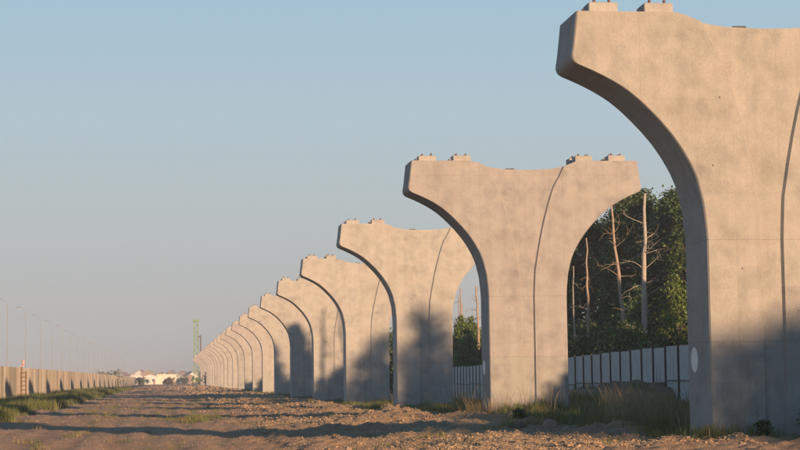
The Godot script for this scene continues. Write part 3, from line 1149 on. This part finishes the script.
func make_rubble() -> void:
	var looks := [[10.95, 51.6, 0.20, "pinkish broken concrete lump at the edge of the pier grass"], [11.35, 51.2, 0.12, "small tan concrete lump beside the pinkish one"], [10.2, 52.2, 0.15, "dark grey lump of earth by the pinkish concrete"],
		[6.6, 57.0, 0.13, "rounded tan clod lying on the earth ridge"], [4.4, 45.0, 0.07, "flat clod at the edge of the smooth track"], [8.9, 49.0, 0.16, "grey-brown clod on the rough soil before the second pier"]]
	for i in looks.size():
		var q: Array = looks[i]
		var o := part("rubble_lump", pebble(60 + i, 0), mat.rubble if i != 2 else mat.stone, self, spot(q[0], q[1], q[2] * 0.3))
		o.scale = Vector3(q[2] * 1.4, q[2], q[2])
		o.rotation.y = rng.randf() * TAU
		tag(o, q[3], "rubble", "lumps lying on the soil")

# ---------------------------------------------------------------- lamps, marker, rig, town
func make_lamps() -> void:
	var st := starting()
	tube(st, [Vector3(0, -0.4, 0), Vector3(0, 5, 0), Vector3(0, 11.2, 0)], [0.06, 0.042, 0.032], 8)
	var pole := done(st)
	st = starting()
	tube(st, [Vector3(0, 11.1, 0), Vector3(-0.05, 11.7, 0), Vector3(-0.2, 12.15, 0), Vector3(-0.45, 12.42, 0), Vector3(-0.75, 12.55, 0)], [0.038, 0.034, 0.03, 0.028, 0.028], 6)
	var arm := done(st)
	st = starting()
	box(st, Vector3(-1.3, 12.5, -0.15), Vector3(-0.72, 12.62, 0.15), Basis.IDENTITY, Vector3.ZERO, 0.04)
	var head := done(st)
	st = starting()
	box(st, Vector3(-0.17, -0.05, -0.17), Vector3(0.17, 0.5, 0.17), Basis.IDENTITY, Vector3.ZERO, 0.02)
	var foot := done(st)
	for k in 22:
		var d := 231.0 + 29.0 * k
		var x := -20.2
		var t := thing("street_lamp", spot(x, d), "grey street lamp with curved arm standing behind the beige fence", "street lamp", "street lamps behind the beige fence")
		part("pole", pole, mat.lamp_steel, t)
		part("arm", arm, mat.lamp_steel, t)
		part("lamp_head", head, mat.lamp_head, t)
		part("base", foot, mat.lamp_steel, t)

func make_marker() -> void:
	var t := thing("timber_frame", spot(-15.75, 199.5), "brown timber ladder frame with pinkish cap leaning at beige fence", "frame")
	var top := 3.9
	for x in [-0.20, 0.28]:
		var st := starting()
		box(st, Vector3(x - 0.07, -0.3, -0.06), Vector3(x + 0.07, top - (0.0 if x < 0 else 0.55), 0.06), Basis.IDENTITY, Vector3.ZERO, 0.01)
		part("upright", done(st), mat.timber, t)
	for k in 7:
		var st := starting()
		box(st, Vector3(-0.30, 0.35 + k * 0.46, 0.062), Vector3(0.38, 0.45 + k * 0.46, 0.11), Basis.IDENTITY, Vector3.ZERO, 0.01)
		part("rung", done(st), mat.timber, t)
	var st := starting()
	tube(st, [Vector3(0.0, top, 0), Vector3(0.0, top + 0.08, 0), Vector3(0.0, top + 0.62, 0), Vector3(0.0, top + 0.68, 0)], [0.06, 0.14, 0.14, 0.05], 10)
	box(st, Vector3(-0.34, top - 0.06, -0.07), Vector3(0.08, top + 0.02, 0.07))
	part("cap", done(st), mat.pink, t)

func make_rig() -> void:
	var at := spot(11.5, 796.0)
	var t := thing("drilling_rig", at, "lime green drilling rig with tall lattice mast at the end of the piers", "drilling rig")
	var st := starting()
	for x in [-1.0, 1.0]:
		for z in [-0.5, 0.5]:
			box(st, Vector3(x * 0.95 - 0.14, 1.6, z - 0.14), Vector3(x * 0.95 + 0.14, 27.4, z + 0.14))
	for k in 16:
		var y := 2.0 + k * 1.6
		var s := 1.0 if k % 2 == 0 else -1.0
		for z in [-0.5, 0.5]:
			tube(st, [Vector3(-0.95 * s, y, z), Vector3(0.95 * s, y + 1.6, z)], [0.09, 0.09], 4)
			box(st, Vector3(-0.95, y - 0.07, z - 0.07), Vector3(0.95, y + 0.07, z + 0.07))
	var mast := part("mast", done(st), mat.rig_green, t)
	st = starting()
	box(st, Vector3(-1.3, 27.4, -0.7), Vector3(1.3, 28.3, 0.7), Basis.IDENTITY, Vector3.ZERO, 0.1)
	part("mast_head", done(st), mat.rig_green, mast)
	st = starting()
	tube(st, [Vector3(2.0, 0.5, 0.9), Vector3(2.0, 21.5, 0.9)], [0.28, 0.28], 8)
	box(st, Vector3(0.9, 20.6, 0.7), Vector3(2.3, 21.2, 1.1))
	part("kelly_bar", done(st), mat.rig_dark, t)
	st = starting()
	box(st, Vector3(-0.8, 9.5, 0.55), Vector3(0.8, 12.5, 1.4), Basis.IDENTITY, Vector3.ZERO, 0.1)
	part("rotary_drive", done(st), mat.rig_white, t)
	st = starting()
	box(st, Vector3(-1.6, 1.1, -5.5), Vector3(1.6, 3.0, -0.8), Basis.IDENTITY, Vector3.ZERO, 0.15)
	part("machine_body", done(st), mat.rig_green, t)
	st = starting()
	box(st, Vector3(-1.7, 1.3, -2.0), Vector3(-0.5, 3.6, -0.4), Basis.IDENTITY, Vector3.ZERO, 0.12)
	var cab := part("cab", done(st), mat.rig_white, t)
	st = starting()
	box(st, Vector3(-1.55, 2.2, -0.41), Vector3(-0.65, 3.4, -0.385))
	part("windscreen", done(st), mat.glass, cab)
	for x in [-1.3, 1.3]:
		st = starting()
		var path: Array = []
		box(st, Vector3(x - 0.4, 0.2, -5.0), Vector3(x + 0.4, 1.0, -0.2), Basis.IDENTITY, Vector3.ZERO, 0.3)
		box(st, Vector3(x - 0.38, -0.05, -4.6), Vector3(x + 0.38, 0.25, -0.6), Basis.IDENTITY, Vector3.ZERO, 0.1)
		part("crawler_track", done(st), mat.rig_dark, t)

func house(called: String, at: Vector3, size: Vector3, wall: Material, roof: Material, pitch: float, label: String, category: String, windows := 3, turn := 0.0) -> void:
	var t := thing(called, at, label, category, "", turn)
	var h := size / 2.0
	var st := starting()
	box(st, Vector3(-h.x, -0.6, -h.z), Vector3(h.x, size.y, h.z))
	if pitch > 0.0:
		for s in [-1.0, 1.0]:
			var z: float = s * h.z
			var tri := [Vector3(-h.x, size.y, z), Vector3(0, size.y + pitch, z), Vector3(h.x, size.y, z)]
			if s < 0:
				tri.reverse()
			for v in tri:
				st.set_smooth_group(-1)
				st.add_vertex(v)
	part("wall", done(st), wall, t)
	st = starting()
	if pitch > 0.0:
		var run := sqrt(h.x * h.x + pitch * pitch)
		for s in [-1.0, 1.0]:
			var b := Basis(Vector3.BACK, -s * atan2(pitch, h.x))
			box(st, Vector3(-0.05 if s > 0 else -run - 0.4, 0.02, -h.z - 0.3), Vector3(run + 0.4 if s > 0 else 0.05, 0.2, h.z + 0.3), b, Vector3(0, size.y + pitch, 0))
	else:
		box(st, Vector3(-h.x - 0.15, size.y + 0.003, -h.z - 0.15), Vector3(h.x + 0.15, size.y + 0.25, h.z + 0.15))
	part("roof", done(st), roof, t)
	for k in windows:
		st = starting()
		var x := lerpf(-h.x, h.x, (k + 0.5) / windows)
		box(st, Vector3(x - 0.55, size.y * 0.35, h.z + 0.003), Vector3(x + 0.55, size.y * 0.35 + 1.2, h.z + 0.06))
		part("window", done(st), mat.glass, t)
	st = starting()
	box(st, Vector3(h.x * 0.45, 0.0, h.z + 0.004), Vector3(h.x * 0.45 + 1.0, 2.1, h.z + 0.07))
	part("door", done(st), mat.brick_wall, t)

func make_town() -> void:
	house("cream_shed", spot(-1.6, 905), Vector3(9.6, 4.7, 14), mat.cream_wall, mat.white_wall, 0.0, "cream flat-roofed shed at the far end of the track", "shed", 0)
	house("grey_shed", spot(-9.4, 900), Vector3(6.2, 4.1, 12), mat.white_wall, mat.roof_grey, 0.9, "pale shed with grey gable roof left of the cream shed", "shed", 2)
	house("white_hut", spot(-15.8, 880), Vector3(5.4, 4.2, 9), mat.white_wall, mat.white_wall, 0.5, "small white hut close to the end of the beige fence", "hut", 2)
	house("site_hut", spot(5.6, 940), Vector3(4.6, 3.4, 8), mat.white_wall, mat.roof_grey, 0.6, "white hut between the cream shed and the drilling rig", "hut", 2)
	house("brick_shed", spot(10.4, 955), Vector3(4.8, 3.8, 8), mat.brick_wall, mat.roof_brown, 0.8, "reddish brick shed behind the foot of the drilling rig", "shed", 2)
	var walls := [mat.brick_wall, mat.grey_wall, mat.brick_wall, mat.white_wall, mat.grey_wall]
	var roofs := [mat.roof_brown, mat.roof_grey]
	for i in 26:
		var d := 1250.0 + rng.randf_range(0, 420)
		var x := -48.0 + i * 3.4 + rng.randf_range(-1.5, 1.5)
		var g := ground_y(x, d)
		var t := "distant house with pitched roof in the hazy town behind the sheds"
		house("distant_house", Vector3(x, g, -d), Vector3(rng.randf_range(6, 10), rng.randf_range(4.0, 7.2), 9), walls[i % 5], roofs[(i / 2) % 2], rng.randf_range(1.6, 3.0), t, "house", 2, rng.randf_range(-0.5, 0.5))
		get_child(get_child_count() - 1).set_meta("group", "houses of the distant town")
	# low hills behind the town
	var st := starting()
	var nn := noise(77, 0.0022, 3)
	var rows: Array = []
	for j in 7:
		var row: Array[Vector3] = []
		for i in 121:
			var x := -3600.0 + i * 60.0
			var q := j / 6.0
			var y := -6.0 + (7.0 + 9.0 * nn.get_noise_1d(x * 3.0) + 4.0 + 6.0) * sin(q * PI * 0.5)
			row.append(Vector3(x, y, -2100.0 - j * 130.0))
		rows.append(row)
	for j in 6:
		for i in 120:
			quad(st, rows[j][i], rows[j + 1][i], rows[j + 1][i + 1], rows[j][i + 1], 1)
	var hills := part("hills", done(st), plain(tone(0.13, 0.10, 0.065), 0.95), self)
	hills.set_meta("kind", "structure")
	# bushes near the sheds
	var r := RandomNumberGenerator.new()
	r.seed = 909
	var shrubs := [[-13.2, 850.0, 3.4, Color(0.04, 0.07, 0.04), "dark green bush before the white hut"], [0.6, 868.0, 3.0, Color(0.11, 0.075, 0.03), "brown bush in front of the cream shed"], [-1.2, 872.0, 2.4, Color(0.10, 0.07, 0.03), "smaller brown bush beside another before the cream shed"],
		[14.8, 668.0, 4.2, Color(0.03, 0.045, 0.02), "dark bush at the foot of the far piers"], [-18.0, 560.0, 4.6, Color(0.07, 0.075, 0.03), "round tree top showing over the beige fence"], [7.4, 930.0, 3.6, Color(0.05, 0.055, 0.03), "dull green bush beside the hut near the drilling rig"]]
	for q in shrubs:
		var t := thing("bush", spot(q[0], q[1]), q[4], "bush", "bushes far down the track")
		var cl := starting()
		for k in 26:
			leaf_cloud(cl, r, Vector3(r.randfn() * q[2] * 0.32, q[2] * r.randf_range(0.1, 0.95), r.randfn() * q[2] * 0.32), q[2] * 0.28, 26, 0.4, q[3] * r.randf_range(0.7, 1.3), 0.3)
		part("foliage", done(cl), mat.leaf, t)
		var stm := starting()
		for k in 4:
			limb(stm, r, Vector3(0, -0.2, 0), Vector3(r.randfn() * 0.4, q[2] * 0.7, r.randfn() * 0.4), 0.08, 0.02, 4)
		part("stem", done(stm), mat.bark, t)

func _ready() -> void:
	rng.seed = 4711
	set_up_view()
	n_big = noise(1, 0.045, 3)
	n_mid = noise(2, 0.32, 3)
	n_fine = noise(3, 1.0, 3)
	n_clod = noise(4, 2.6, 2)
	n_rut = noise(5, 0.7, 2)
	n_edge = noise(6, 0.22, 3)
	make_materials()
	build_ground()
	make_piers()
	make_fences()
	make_woods()
	make_ground_cover()
	make_weeds()
	make_rubble()
	make_lamps()
	make_marker()
	make_rig()
	make_town()
	print("built")
